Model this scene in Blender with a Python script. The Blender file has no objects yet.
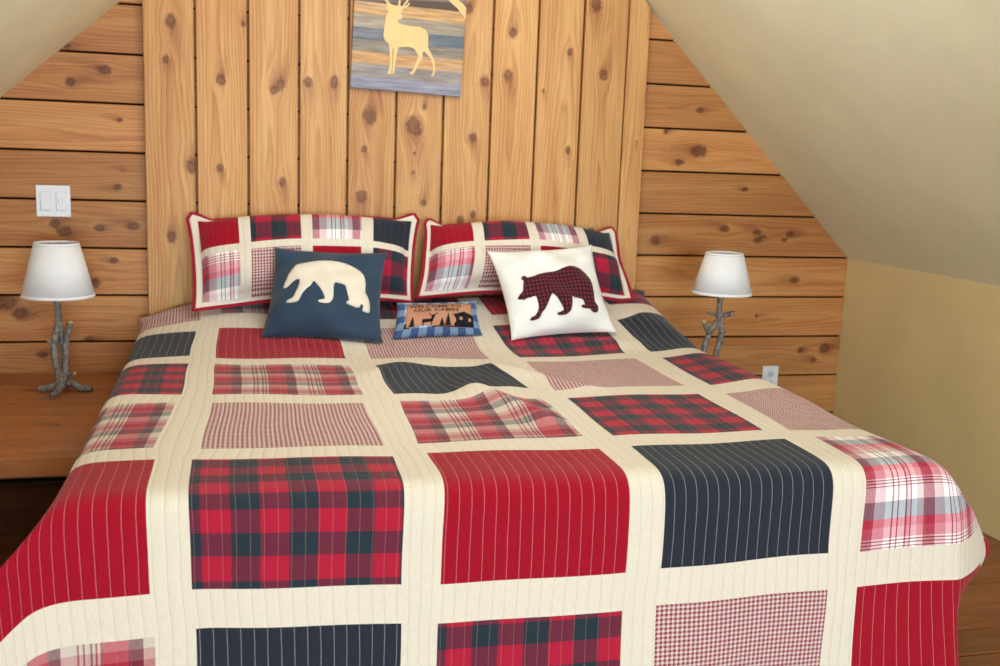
import bpy, math, random
import numpy as np
from mathutils import Vector, Matrix
from mathutils.geometry import delaunay_2d_cdt

random.seed(7); RNG = np.random.default_rng(7)
C = bpy.context.scene.collection
PI = math.pi

# ------------------------------------------------------------------ helpers
def link(o, parent=None):
    C.objects.link(o)
    if parent is not None: o.parent = parent
    return o

def mesh(name, verts, faces, mats, parent=None, loc=None, midx=None, smooth=True, uvs=None, uv2=None, attrs=None):
    """verts are world (or, with a parent, thing-local) coordinates; loc moves the origin without moving the shape"""
    V = np.asarray(verts, dtype=float).reshape(-1, 3)
    if loc is not None: V = V - np.asarray(loc)
    me = bpy.data.meshes.new(name)
    me.from_pydata(V.tolist(), [], [tuple(int(i) for i in f) for f in faces])
    if not isinstance(mats, (list, tuple)): mats = [mats]
    for m in mats: me.materials.append(m)
    if midx is not None: me.polygons.foreach_set('material_index', np.asarray(midx, dtype=np.int32))
    me.polygons.foreach_set('use_smooth', np.full(len(me.polygons), bool(smooth)))
    for nm, u in (('cloth', uvs), ('patch', uv2)):
        if u is not None:
            lay = me.uv_layers.new(name=nm)
            lay.data.foreach_set('uv', np.asarray(u, dtype=np.float32).ravel())
    if attrs:
        for an, arr in attrs.items():
            a = me.attributes.new(an, 'FLOAT_VECTOR', 'POINT')
            a.data.foreach_set('vector', np.asarray(arr, dtype=np.float32).ravel())
    me.update()
    o = bpy.data.objects.new(name, me)
    if loc is not None: o.location = loc
    return link(o, parent)

class MB:
    """collects boxes, tubes and lathes into one mesh"""
    def __init__(s): s.v = []; s.f = []
    def add(s, v, f):
        b = len(s.v); s.v += [tuple(p) for p in v]; s.f += [tuple(i + b for i in q) for q in f]; return s
    def box(s, x0, x1, y0, y1, z0, z1, bev=0.0):
        if bev <= 0:
            v = [(x, y, z) for z in (z0, z1) for y in (y0, y1) for x in (x0, x1)]
            return s.add(v, [(0,2,3,1),(4,5,7,6),(0,1,5,4),(2,6,7,3),(0,4,6,2),(1,3,7,5)])
        v = []; ids = {}
        for ix, (x, sx) in enumerate(((x0, 1), (x1, -1))):
            for iy, (y, sy) in enumerate(((y0, 1), (y1, -1))):
                for iz, (z, sz) in enumerate(((z0, 1), (z1, -1))):
                    for ax in range(3):
                        p = [x + sx*bev, y + sy*bev, z + sz*bev]; p[ax] = (x, y, z)[ax]
                        ids[ix, iy, iz, ax] = len(v); v.append(p)
        f = []
        for ax in range(3):
            a, b = [(1,2),(2,0),(0,1)][ax]
            for s_ in (0, 1):
                q = []
                for (i, j) in ((0,0),(1,0),(1,1),(0,1)):
                    k = [0,0,0]; k[ax] = s_; k[a] = i; k[b] = j; q.append(ids[k[0],k[1],k[2],ax])
                f.append(q if s_ else q[::-1])
        for ax in range(3):
            a, b = [(1,2),(2,0),(0,1)][ax]
            for i in (0,1):
                for j in (0,1):
                    k = [0,0,0]; k[a] = i; k[b] = j; k0 = list(k); k1 = list(k); k0[ax] = 0; k1[ax] = 1
                    q = [ids[tuple(k0)+(a,)], ids[tuple(k1)+(a,)], ids[tuple(k1)+(b,)], ids[tuple(k0)+(b,)]]
                    f.append(q if (i ^ j) else q[::-1])
        for ix in (0,1):
            for iy in (0,1):
                for iz in (0,1):
                    q = [ids[ix,iy,iz,a] for a in range(3)]
                    f.append(q if (ix+iy+iz) % 2 else q[::-1])
        return s.add(v, f)
    def tube(s, pts, rad, n=10, cap=True, squash=None, wob=0.0):
        pts = [Vector(p) for p in pts]; m = len(pts)
        if not isinstance(rad, (list, tuple)): rad = [rad]*m
        up = Vector((0.13, 0.31, 1)); v = []; f = []
        t0 = (pts[1]-pts[0]).normalized()
        nrm = t0.cross(up).normalized()
        for i in range(m):
            t = (pts[min(i+1,m-1)] - pts[max(i-1,0)]).normalized()
            nrm = (nrm - t*nrm.dot(t)).normalized(); bi = t.cross(nrm)
            for k in range(n):
                a = 2*PI*k/n
                r = rad[i]*(1 + wob*math.sin(3*a+i*1.7) + wob*.7*math.sin(2*a-i*2.3))
                v.append(pts[i] + nrm*(math.cos(a)*r) + bi*(math.sin(a)*r))
        for i in range(m-1):
            for k in range(n):
                f.append((i*n+k, i*n+(k+1)%n, (i+1)*n+(k+1)%n, (i+1)*n+k))
        if cap:
            f.append(tuple(range(n))[::-1]); f.append(tuple((m-1)*n+k for k in range(n)))
        return s.add(v, f)
    def lathe(s, prof, n=48, c=(0,0,0), closed=False):
        v = []; f = []; m = len(prof)
        for r, z in prof:
            for k in range(n):
                a = 2*PI*k/n; v.append((c[0]+r*math.cos(a), c[1]+r*math.sin(a), c[2]+z))
        for i in range(m if closed else m-1):
            j = (i+1) % m
            for k in range(n):
                f.append((i*n+k, i*n+(k+1)%n, j*n+(k+1)%n, j*n+k))
        return s.add(v, f)
    def build(s, name, mat, parent=None, smooth=False, loc=None):
        return mesh(name, s.v, s.f, mat, parent, loc=loc, smooth=smooth)

def catmull(pts, sub=6):
    P = [np.array(p, float) for p in pts]; P = [2*P[0]-P[1]] + P + [2*P[-1]-P[-2]]; out = []
    for i in range(1, len(P)-2):
        for k in range(sub):
            t = k/sub
            out.append(.5*((2*P[i]) + (P[i+1]-P[i-1])*t + (2*P[i-1]-5*P[i]+4*P[i+1]-P[i+2])*t*t + (3*P[i]-P[i-1]-3*P[i+1]+P[i+2])*t**3))
    out.append(P[-2]); return out

def tag(o, label=None, cat=None, group=None, kind=None):
    if label: o['label'] = label
    if cat: o['category'] = cat
    if group: o['group'] = group
    if kind: o['kind'] = kind
    return o
def thing(name, label, cat, loc=(0,0,0), group=None):
    o = bpy.data.objects.new(name, None); o.location = loc; o.empty_display_size = .05; C.objects.link(o)
    return tag(o, label, cat, group)
def struct(o): o['kind'] = 'structure'; return o

def lin(c):
    """sRGB 0-255 to linear"""
    r = []
    for x in c[:3]:
        x /= 255.0; r.append(x/12.92 if x <= .04045 else ((x+.055)/1.055)**2.4)
    return (*r, 1)

# ------------------------------------------------------------------ node helpers
class N:
    def __init__(s, name, rough=.8, spec=.3):
        s.m = bpy.data.materials.new(name); s.m.use_nodes = True; s.t = s.m.node_tree
        s.b = s.t.nodes['Principled BSDF']; s.b.inputs['Roughness'].default_value = rough
        s.b.inputs['Specular IOR Level'].default_value = spec
    def n(s, typ, **kw):
        nd = s.t.nodes.new(typ)
        for k, v in kw.items(): setattr(nd, k, v)
        return nd
    def put(s, sock, v):
        if isinstance(v, bpy.types.NodeSocket): s.t.links.new(v, sock)
        else: sock.default_value = v
    def math(s, op, a, b=0.0, c=0.0):
        nd = s.n('ShaderNodeMath', operation=op)
        s.put(nd.inputs[0], a); s.put(nd.inputs[1], b); s.put(nd.inputs[2], c); return nd.outputs[0]
    def sep(s, vec):
        nd = s.n('ShaderNodeSeparateXYZ'); s.put(nd.inputs[0], vec); return nd.outputs
    def comb(s, x, y, z=0.0):
        nd = s.n('ShaderNodeCombineXYZ'); s.put(nd.inputs[0], x); s.put(nd.inputs[1], y); s.put(nd.inputs[2], z); return nd.outputs[0]
    def uv(s, name): return s.n('ShaderNodeUVMap', uv_map=name).outputs[0]
    def attr(s, name): return s.n('ShaderNodeAttribute', attribute_name=name).outputs['Vector']
    def objco(s): return s.n('ShaderNodeTexCoord').outputs['Object']
    def noise(s, vec, scale, detail=3, rough=.55, dist=0.0):
        nd = s.n('ShaderNodeTexNoise'); s.put(nd.inputs['Vector'], vec)
        nd.inputs['Scale'].default_value = scale; nd.inputs['Detail'].default_value = detail
        nd.inputs['Roughness'].default_value = rough; nd.inputs['Distortion'].default_value = dist
        return nd.outputs['Fac']
    def ramp(s, fac, stops, const=False):
        nd = s.n('ShaderNodeValToRGB'); r = nd.color_ramp
        r.interpolation = 'CONSTANT' if const else 'LINEAR'
        while len(r.elements) > 1: r.elements.remove(r.elements[-1])
        r.elements[0].position = stops[0][0]; r.elements[0].color = stops[0][1]
        for p, c in stops[1:]:
            e = r.elements.new(p); e.color = c
        s.put(nd.inputs[0], fac); return nd.outputs[0]
    def mix(s, fac, a, b, mode='MIX'):
        nd = s.n('ShaderNodeMix', data_type='RGBA', blend_type=mode)
        s.put(nd.inputs[0], fac); s.put(nd.inputs[6], a); s.put(nd.inputs[7], b); return nd.outputs[2]
    def bump(s, h, dist=.002, strength=1.0):
        nd = s.n('ShaderNodeBump'); s.put(nd.inputs['Height'], h)
        nd.inputs['Distance'].default_value = dist; nd.inputs['Strength'].default_value = strength
        s.t.links.new(nd.outputs[0], s.b.inputs['Normal'])
    def color(s, c): s.put(s.b.inputs['Base Color'], c); return s.m

def g(v): return (v, v, v, 1)

# ------------------------------------------------------------------ materials
def plain(name, rgb, rough=.8, spec=.3, noise=0.06, nscale=30, bump=.0006, bscale=200, metallic=0):
    M = N(name, rough, spec); co = M.objco()
    f = M.noise(co, nscale, 4)
    base = lin(rgb); lo = tuple(x*(1-noise*1.6) for x in base[:3])+(1,); hi = tuple(min(1, x*(1+noise*1.6)) for x in base[:3])+(1,)
    M.color(M.ramp(f, [(.3, lo), (.7, hi)]))
    M.b.inputs['Metallic'].default_value = metallic
    if bump: M.bump(M.noise(co, bscale, 3), bump)
    return M.m

def wood(name, light, mid, dark, knot, rough=.45, spec=.35, ring=95.0, contrast=1.0, bumpd=.0005):
    """boards carry attributes grain = (along, across, ring) and marks = (knot distance, tone, seed)"""
    M = N(name, rough, spec)
    gu, gv, gr = M.sep(M.attr('grain')); kd, tone, seed = M.sep(M.attr('marks'))
    vec = M.comb(M.math('MULTIPLY', gu, 3.0), M.math('MULTIPLY', gv, 34.0), M.math('MULTIPLY', seed, 17.0))
    dn = M.noise(vec, 1.0, 3)
    rr = M.math('ADD', M.math('MULTIPLY', gr, ring), M.math('MULTIPLY', dn, 1.3))
    fr = M.math('FRACT', rr)
    ringm = M.ramp(fr, [(0, g(0)), (.35, g(.12)), (.72, g(.55)), (.88, g(1)), (.97, g(.3)), (1, g(0))])
    fib = M.noise(M.comb(M.math('MULTIPLY', gu, 6.0), M.math('MULTIPLY', gv, 420.0), M.math('MULTIPLY', seed, 9.0)), 1.0, 3)
    band = M.noise(M.comb(M.math('MULTIPLY', gu, 1.1), M.math('MULTIPLY', gv, 17.0), M.math('MULTIPLY', seed, 31.0)), 1.0, 3)
    col = M.mix(M.ramp(band, [(.3, g(0)), (.72, g(1))]), lin(light), lin(mid))
    strg = M.math('MULTIPLY', M.ramp(band, [(.2, g(.15)), (.75, g(.75))]), contrast)
    col = M.mix(M.math('MULTIPLY', ringm, strg), col, lin(dark))
    # long resinous and pale streaks
    st = M.noise(M.comb(M.math('MULTIPLY', gu, 1.3), M.math('MULTIPLY', gv, 46.0), M.math('MULTIPLY', seed, 53.0)), 1.0, 4, .6, .6)
    col = M.mix(M.math('MULTIPLY', M.ramp(st, [(.55, g(0)), (.68, g(.8)), (.74, g(.3))]), .55), col, lin([.55*a+.45*b for a,b in zip(dark, mid)]))
    col = M.mix(M.ramp(st, [(.24, g(.45)), (.36, g(0))]), col, lin([min(255, x*1.06+8) for x in light]))
    col = M.mix(M.math('MULTIPLY', M.ramp(fib, [(.35, g(1)), (.6, g(0))]), .25), col, lin(dark))
    # per-board tone
    tn = M.math('ADD', .80, M.math('MULTIPLY', tone, .34))
    col = M.mix(1.0, col, M.comb(tn, M.math('POWER', tn, 1.15), M.math('POWER', tn, 1.4)), 'MULTIPLY')
    # knots with a streaked resin halo
    jit = M.noise(M.comb(M.math('MULTIPLY', gu, 60.0), M.math('MULTIPLY', gv, 75.0), seed), 1.0, 4)
    kn = M.math('ADD', kd, M.math('MULTIPLY', M.math('SUBTRACT', jit, .5), 1.6))
    flame = M.math('MULTIPLY', M.sep(M.attr('resin'))[0], M.ramp(fib, [(.3, g(1)), (.65, g(.55))]))
    flame = M.ramp(M.math('ADD', flame, M.math('MULTIPLY', M.math('SUBTRACT', jit, .5), .35)), [(.12, g(0)), (.75, g(.75))])
    col = M.mix(flame, col, lin(knot))
    kmul = M.math('MULTIPLY', kn, .33)
    core = M.ramp(kmul, [(0, g(.95)), (.1, g(.6)), (.2, g(.7)), (.28, g(.8)), (.38, g(.28)), (.5, g(0))])
    col = M.mix(core, col, lin([knot[0]*.66, knot[1]*.60, knot[2]*.45]))
    M.bump(M.math('ADD', fib, M.math('MULTIPLY', ringm, -.6)), bumpd)
    return M.color(col)

W_head = wood('pine_headboard_boards', (226,176,112), (208,146,84), (154,90,46), (146,80,36), rough=.5)
W_wall = wood('pine_wall_planks', (212,152,90), (194,124,66), (136,76,38), (122,62,30), rough=.48, contrast=.9)
W_floor = wood('varnished_floor_boards', (158,96,54), (134,76,42), (88,46,26), (74,38,22), rough=.32, spec=.5)
W_bench = wood('varnished_bench_boards', (184,116,64), (160,94,50), (108,60,32), (96,52,28), rough=.3, spec=.5)
M_gap = plain('dark_gap_behind_boards', (30,22,18), .95, .1)
M_white = plain('white_wall_plastic', (236,236,238), .35, .5, noise=.01, bump=0)
M_slot = plain('dark_socket_slots', (60,60,62), .6, .3, bump=0)
M_greyslot = plain('grey_switch_mark', (212,214,219), .5, .3, bump=0)
M_iron = plain('brass_socket', (150,120,70), .35, .5, bump=0, metallic=.8)
M_bulb = plain('frosted_bulb', (240,238,232), .3, .5, bump=0)
M_matt = plain('mattress_ticking', (225,222,215), .9, .2)
M_frame = plain('dark_bed_frame', (60,42,30), .6, .3)
M_print = plain('black_print', (34,33,38), .9, .1, bump=0)
M_lettering = plain('dark_brown_lettering', (70,48,44), .9, .1, bump=0)
M_lit = plain('tan_window_print', (196,150,116), .9, .1, bump=0)
M_cutout = plain('pale_yellow_wood_cutout', (232,200,140), .7, .2, noise=.04, nscale=14)

def paint(name, rgb):
    M = N(name, .75, .25); co = M.objco()
    f = M.noise(co, 2.2, 4); base = lin(rgb)
    M.color(M.ramp(f, [(.35, tuple(x*.95 for x in base[:3])+(1,)), (.65, tuple(min(1,x*1.04) for x in base[:3])+(1,))]))
    M.bump(M.math('ADD', M.noise(co, 240, 3), M.math('MULTIPLY', M.noise(co, 7, 2), 3.0)), .0006)
    return M.m
M_ceil = paint('cream_ceiling_paint', (240,234,200))
M_knee = paint('tan_wall_paint', (222,196,142))

def bark(name):
    M = N(name, .85, .2); co = M.objco()
    a = M.noise(co, 70, 5); 
    w = M.noise(M.n('ShaderNodeVectorMath', operation='MULTIPLY').outputs[0], 1)
    vm = M.n('ShaderNodeVectorMath', operation='MULTIPLY'); M.put(vm.inputs[0], co); vm.inputs[1].default_value = (160,160,28)
    st = M.noise(vm.outputs[0], 1.0, 4)
    c = M.ramp(a, [(.3, lin((104,97,92))), (.55, lin((150,139,130))), (.75, lin((182,170,158)))])
    c = M.mix(M.ramp(st, [(.42, g(.65)), (.56, g(0))]), c, lin((84,74,68)))
    M.bump(M.math('ADD', st, a), .003)
    return M.color(c)
M_bark = bark('grey_bark')
M_tip = plain('pale_cut_twig_end', (186,150,112), .8, .2)

def linen(name, rgb, rough=.9, wv=700, bump=.0004, noise=.04):
    M = N(name, rough, .15); co = M.objco()
    vm = M.n('ShaderNodeVectorMath', operation='MULTIPLY'); M.put(vm.inputs[0], co); vm.inputs[1].default_value = (wv, wv, wv*.25)
    vm2 = M.n('ShaderNodeVectorMath', operation='MULTIPLY'); M.put(vm2.inputs[0], co); vm2.inputs[1].default_value = (wv*.2, wv*.2, wv)
    h = M.math('ADD', M.noise(vm.outputs[0], 1, 2), M.noise(vm2.outputs[0], 1, 2))
    f = M.noise(co, 9, 3); b = lin(rgb)
    c = M.ramp(f, [(.3, tuple(x*(1-noise) for x in b[:3])+(1,)), (.7, tuple(min(1,x*(1+noise)) for x in b[:3])+(1,))])
    M.bump(h, bump)
    M.b.inputs['Sheen Weight'].default_value = .15
    return M.color(c)
M_shade = linen('white_linen_shade', (240,236,236), .85)
M_shade.node_tree.nodes['Principled BSDF'].inputs['Transmission Weight'].default_value = 0
M_navyc = linen('slate_blue_cushion_cloth', (50,67,86), .8, noise=.10)
M_whitec = linen('white_cushion_cloth', (240,236,230), .9)
M_bearw = linen('cream_bear_cloth', (233,219,201), .95, wv=300, bump=.001)
M_bind = linen('red_binding_cloth', (160,24,44), .85)

# quilt cloths ------------------------------------------------------
ST = .0262
def quilted(M, col, thread, amt, puff=.0013):
    """adds running stitches every ST metres and the puffed channels between them"""
    x, y, _ = M.sep(M.uv('cloth'))
    nz = M.math('MULTIPLY', M.math('SUBTRACT', M.noise(M.comb(M.math('MULTIPLY', x, 30.0), M.math('MULTIPLY', y, 9.0)), 1.0, 2), .5), .12)
    f = M.math('FRACT', M.math('ADD', M.math('DIVIDE', x, ST), nz))
    d = M.math('ABSOLUTE', M.math('SUBTRACT', f, .5))         # .5 on the stitch line
    line = M.ramp(d, [(.466, g(0)), (.487, g(1))])
    dash = M.ramp(M.math('FRACT', M.math('DIVIDE', y, .0068)), [(.0, g(1)), (.62, g(1)), (.66, g(.25)), (1, g(.25))])
    c = M.mix(M.math('MULTIPLY', M.math('MULTIPLY', line, dash), amt), col, lin(thread))
    pf = M.math('SUBTRACT', 1.0, M.math('POWER', M.math('MULTIPLY', d, 2.0), 3.0))
    puck = M.noise(M.comb(M.math('MULTIPLY', x, 26.0), M.math('MULTIPLY', y, 70.0)), 1.0, 3)
    weave = M.noise(M.comb(M.math('MULTIPLY', x, 900.0), M.math('MULTIPLY', y, 900.0)), 1.0, 2)
    h = M.math('ADD', pf, M.math('ADD', M.math('MULTIPLY', puck, .9), M.math('MULTIPLY', weave, .25)))
    M.bump(h, puff)
    M.b.inputs['Sheen Weight'].default_value = .12
    return M.color(c)

def solidcloth(name, rgb, thread, amt, var=.12):
    M = N(name, .88, .15); x, y, _ = M.sep(M.uv('cloth'))
    f = M.noise(M.comb(M.math('MULTIPLY', x, 400.0), M.math('MULTIPLY', y, 60.0)), 1.0, 3); b = lin(rgb)
    col = M.ramp(f, [(.3, tuple(v*(1-var) for v in b[:3])+(1,)), (.7, tuple(min(1, v*(1+var)) for v in b[:3])+(1,))])
    return quilted(M, col, thread, amt)
def tartan(name, warp, pw, weft, pt, thread, amt, ox=0, oy=0, wfac=.5, uvn='patch'):
    M = N(name, .9, .15); x, y, _ = M.sep(M.uv(uvn))
    fx = M.math('FRACT', M.math('DIVIDE', M.math('ADD', x, ox), pw)); fy = M.math('FRACT', M.math('DIVIDE', M.math('ADD', y, oy), pt))
    a = M.ramp(fx, [(p, lin(c)) for p, c in warp], True); b = M.ramp(fy, [(p, lin(c)) for p, c in weft], True)
    f = M.noise(M.comb(M.math('MULTIPLY', x, 500.0), M.math('MULTIPLY', y, 70.0)), 1.0, 2)
    gm = []
    for q in (a, b):
        nd = M.n('ShaderNodeGamma'); M.put(nd.inputs[0], q); nd.inputs[1].default_value = .4; gm.append(nd.outputs[0])
    nd = M.n('ShaderNodeGamma'); M.put(nd.inputs[0], M.mix(M.ramp(f, [(.2, g(wfac-.12)), (.8, g(wfac+.12))]), *gm)); nd.inputs[1].default_value = 2.5
    return quilted(M, nd.outputs[0], thread, amt)
def hound(name, ca, cb, pitch, thread, amt):
    M = N(name, .9, .15); x, y, _ = M.sep(M.uv('patch'))
    X = M.math('FLOOR', M.math('MULTIPLY', M.math('FRACT', M.math('DIVIDE', x, pitch)), 8.0))
    Y = M.math('FLOOR', M.math('MULTIPLY', M.math('FRACT', M.math('DIVIDE', y, pitch)), 8.0))
    wa = M.math('LESS_THAN', X, 4.0); wb = M.math('LESS_THAN', Y, 4.0)
    tw = M.math('LESS_THAN', M.math('MODULO', M.math('ADD', X, Y), 4.0), 2.0)
    v = M.math('ADD', M.math('MULTIPLY', tw, wa), M.math('MULTIPLY', M.math('SUBTRACT', 1.0, tw), wb))
    return quilted(M, M.mix(v, lin(cb), lin(ca)), thread, amt, .0015)

CR=(140,26,44); 
def cloth_set(pre, th):
    Q_cream = solidcloth(pre+'cream_quilt_cloth', (228,215,197), (190,168,142), .5*th, .05)
    Q_red = solidcloth(pre+'red_quilt_cloth', (160,10,36), (226,150,150), .75*th)
    Q_navy = solidcloth(pre+'navy_quilt_cloth', (40,44,55), (186,184,184), .75*th)
    RED=(176,30,56); TEAL=(38,52,60)
    Q_plaid = tartan(pre+'red_and_green_buffalo_plaid', [(0,TEAL),(.5,RED)], .11, [(0,TEAL),(.48,RED)], .105, (214,150,150), .35*th, .035, -.01)
    PLUM=(84,40,52); CRM=(212,196,182); GRY=(86,94,98); PNK=(188,122,124); STR=(132,30,46)
    Q_mad = tartan(pre+'red_and_cream_madras_plaid',
       [(0,PLUM),(.15,CRM),(.36,STR),(.385,CRM),(.43,STR),(.455,CRM),(.52,(60,50,56)),(.545,CRM),(.58,STR),(.605,CRM),(.64,STR),(.665,(178,36,56)),(.97,PLUM)], .155,
       [(0,CRM),(.14,PNK),(.30,(164,50,66)),(.52,PNK),(.62,GRY),(.88,CRM)], .15, (220,170,165), .2, -.055, .0)
    Q_mad2 = tartan(pre+'pink_and_white_madras_plaid',
       [(0,(222,180,184)),(.08,CR),(.27,(216,160,168)),(.45,(250,246,242)),(.56,CR),(.585,(250,246,242)),(.65,CR),(.67,(250,246,242)),(.78,CR),(.805,(236,190,196)),(.86,CR),(.88,(250,246,242)),(.97,(226,180,186))], .150,
       [(0,(250,248,246)),(.20,(120,140,150)),(.48,(206,60,84)),(.62,(216,110,126)),(.80,(250,246,242)),(.825,CR),(.85,(250,246,242)),(.88,CR),(.905,(250,246,242)),(.94,CR),(.96,(250,248,246))], .15, (230,190,190), .2, .015, .0)
    Q_hound = hound(pre+'red_and_cream_houndstooth', (138,24,48), (224,204,196), .0108, (200,150,150), .15)
    return Q_cream,Q_red,Q_navy,Q_plaid,Q_mad,Q_mad2,Q_hound
Q_cream,Q_red,Q_navy,Q_plaid,Q_mad,Q_mad2,Q_hound = cloth_set('',1)
H_cream,H_red,H_navy,H_plaid,H_mad,H_mad2,H_hound = cloth_set('sham_',.12)
M_bearp = tartan('dark_red_checked_bear_cloth', [(0,(30,24,30)),(.5,(120,38,52))], .0155, [(0,(30,24,30)),(.5,(120,38,52))], .0155, (60,30,36), 0, uvn='cloth')
M_ging = tartan('blue_and_white_gingham', [(0,(60,84,124)),(.5,(176,192,212))], .056, [(0,(60,84,124)),(.5,(176,192,212))], .056, (120,140,170), 0, uvn='cloth')
M_panel = (lambda M: M.color(M.ramp(M.noise(M.comb(*[M.math('MULTIPLY', q, 14.0) for q in M.sep(M.uv('cloth'))[:2]]), 1.0, 2), [(.3, lin((186,128,96))), (.7, lin((192,140,116)))])))(N('tan_printed_cloth', .9, .1))
for m in (M_bearp, M_ging):
    for nd in m.node_tree.nodes:
        if nd.type == 'BUMP': nd.inputs['Distance'].default_value = .0004

# ------------------------------------------------------------------ the room (metres; floor z=0, back wall y=0)
XL, XR, RIDGE = -1.442, 2.628, .726
KNEE = .9; YB = -7.4
def ceil_z(x): return min(1.793+.87*(x+.416), 3.513-x) if XL<x<XR else KNEE

def boards(name, specs, mat, place, thick, gap=.006, step=.009, knots=(), parent=None, loc=None, along='a'):
    """specs: (a0,a1,b0,b1,tone) boards with the grain along a. place(a,b,d) -> xyz, d = height above the face plane"""
    V=[]; F=[]; G=[]; K=[]; FL=[]; base=0
    for si, (a0,a1,b0,b1,tone) in enumerate(specs):
        rs = np.random.default_rng(int(1000*(a0+7)+777*(b0+9)))
        na = max(2, int((a1-a0)/(step*1.4))); nb = max(2, int((b1-b0)/step))
        A = np.concatenate([[a0], np.linspace(a0+.003, a1-.003, na), [a1]]); B = np.concatenate([[b0+gap/2], np.linspace(b0+gap/2+.0025, b1-gap/2-.0025, nb), [b1-gap/2]])
        AA, BB = np.meshgrid(A, B, indexing='ij')
        D = np.zeros_like(AA); D[0,:]=D[-1,:]=-.0025; D[:,0]=D[:,-1]=-.0025
        D += .0012*np.sin(AA*2.1+si)*np.sin(BB*9+si*2)
        bc = (b0+b1)/2; w = BB - bc
        defl = np.zeros_like(AA); kd = np.full_like(AA, 9.0); fl = np.zeros_like(AA)
        mine = [k for k in knots if b0 <= k[1] <= b1 and a0-.05 <= k[0] <= a1+.05]
        for (ka, kb, kr) in mine:
            du = AA-ka; dv = BB-kb; el = 1.0 + .5*rs.random()
            kd = np.minimum(kd, np.sqrt((du/(kr*el))**2 + (dv/(kr))**2))
            sk = (rs.random()-.5)*1.6
            fl = np.maximum(fl, np.exp(-np.abs(du)/(6.0*kr))*np.exp(-((dv-sk*du*.45)/(1.7*kr))**2)*(.7+.5*np.tanh(du/kr*(1 if sk>0 else -1))))
            defl += dv*np.exp(-(du/(4.2*kr))**2 - (dv/(2.6*kr))**2)*.8
        v = w - defl
        ph = rs.random(6)*6.28
        pc = (rs.random()-.5)*.05 + .012*np.sin(AA*1.7+ph[0]) + .006*np.sin(AA*5+ph[1])
        h = .012 + .05*rs.random() + (.03*(rs.random()-.5))*(AA-a0) + .008*np.sin(AA*2.3+ph[2])+ .004*np.sin(AA*7+ph[3])
        ring = np.sqrt((v-pc)**2 + h*h)
        seed = rs.random()
        gr = np.stack([AA + 10*seed, v + 3*seed, ring], -1).reshape(-1,3)
        mk = np.stack([np.minimum(kd, 9), np.full_like(AA, tone), np.full_like(AA, seed)], -1).reshape(-1,3); fk_ = np.stack([fl,fl*0,fl*0],-1).reshape(-1,3)
        n0, n1 = AA.shape
        P = np.array([place(a,b,d) for a,b,d in zip(AA.ravel(), BB.ravel(), D.ravel())])
        idx = np.arange(n0*n1).reshape(n0,n1)+base
        F += np.stack([idx[:-1,:-1], idx[1:,:-1], idx[1:,1:], idx[:-1,1:]], -1).reshape(-1,4).tolist()
        rim = np.concatenate([idx[:-1,0], idx[-1,:-1], idx[:0:-1,-1], idx[0,:0:-1]])
        loca = rim-base
        Pb = np.array([place(AA.ravel()[i], BB.ravel()[i], -thick) for i in loca])
        nb0 = base+n0*n1; m = len(rim)
        V += P.tolist()+Pb.tolist(); G += gr.tolist()+gr[loca].tolist(); K += mk.tolist()+mk[loca].tolist(); FL += fk_.tolist()+fk_[loca].tolist()
        for i in range(m):
            j=(i+1)%m; F.append([rim[j], rim[i], nb0+i, nb0+j])
        F.append([nb0+i for i in range(m)])
        base = nb0+m
    return mesh(name, V, F, mat, parent, loc=loc, smooth=False, attrs={'grain': G, 'marks': K, 'resin': FL})

rt = random.Random(3)
# back wall: horizontal planks in front of a dark backing
wk = [(-.476,1.548,.016),(-.593,1.5,.014),(-.439,1.128,.012),(-.426,1.372,.008),(-.661,.991,.015),(-.484,1.764,.01),(-.386,.985,.014),(-.506,.976,.012),(-.84,.70,.03),(-.79,.655,.022),(-.56,.553,.012),
      (-.599,1.625,.01),(-.413,1.191,.006),(-.9,1.35,.012),(-.525,.77,.016),(-.63,.96,.018),(-.46,.855,.01),(-.72,.50,.012),
      (1.876,1.343,.022),(1.793,1.295,.012),(2.332,1.002,.012),(2.173,1.008,.012),(2.176,.974,.012),(2.21,.99,.008),(2.31,.976,.009),(2.375,.8,.013),(1.702,.966,.016),(2.429,.485,.012),(2.55,.49,.02),(2.02,1.02,.014),(1.868,1.512,.012),(2.5,.44,.01),(1.99,.86,.008),(2.2,.64,.007),(2.1,1.19,.009),(1.72,1.42,.01)]
specs=[]; z0 = 1.608-.1769*10; i=0
while z0 + .1769*i < 2.85:
    b0 = z0+.1769*i; b1=b0+.1769; i+=1
    b0 = max(b0, .0)
    if b1 <= .02: continue
    h0 = max(b0, KNEE); xa = XL+(h0-KNEE)/.87; xb = XR-(h0-KNEE)*1.0
    if xb-xa < .1: continue
    specs.append((xa, xb, b0, b1, rt.random()))
wall = boards('wall_back', specs, W_wall, lambda a,b,d: (a, -d, b), .018, gap=.0075, step=.010, knots=wk)
struct(wall)
bk = mesh('wall_back_lining', [(XL-.1,.018,0),(XR+.1,.018,0),(XR+.1,.018,KNEE),(RIDGE,.018,2.95),(XL-.1,.018,KNEE)], [(0,1,2,3,4)], M_gap, smooth=False); bk.name='trim_1'; struct(bk)
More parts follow.
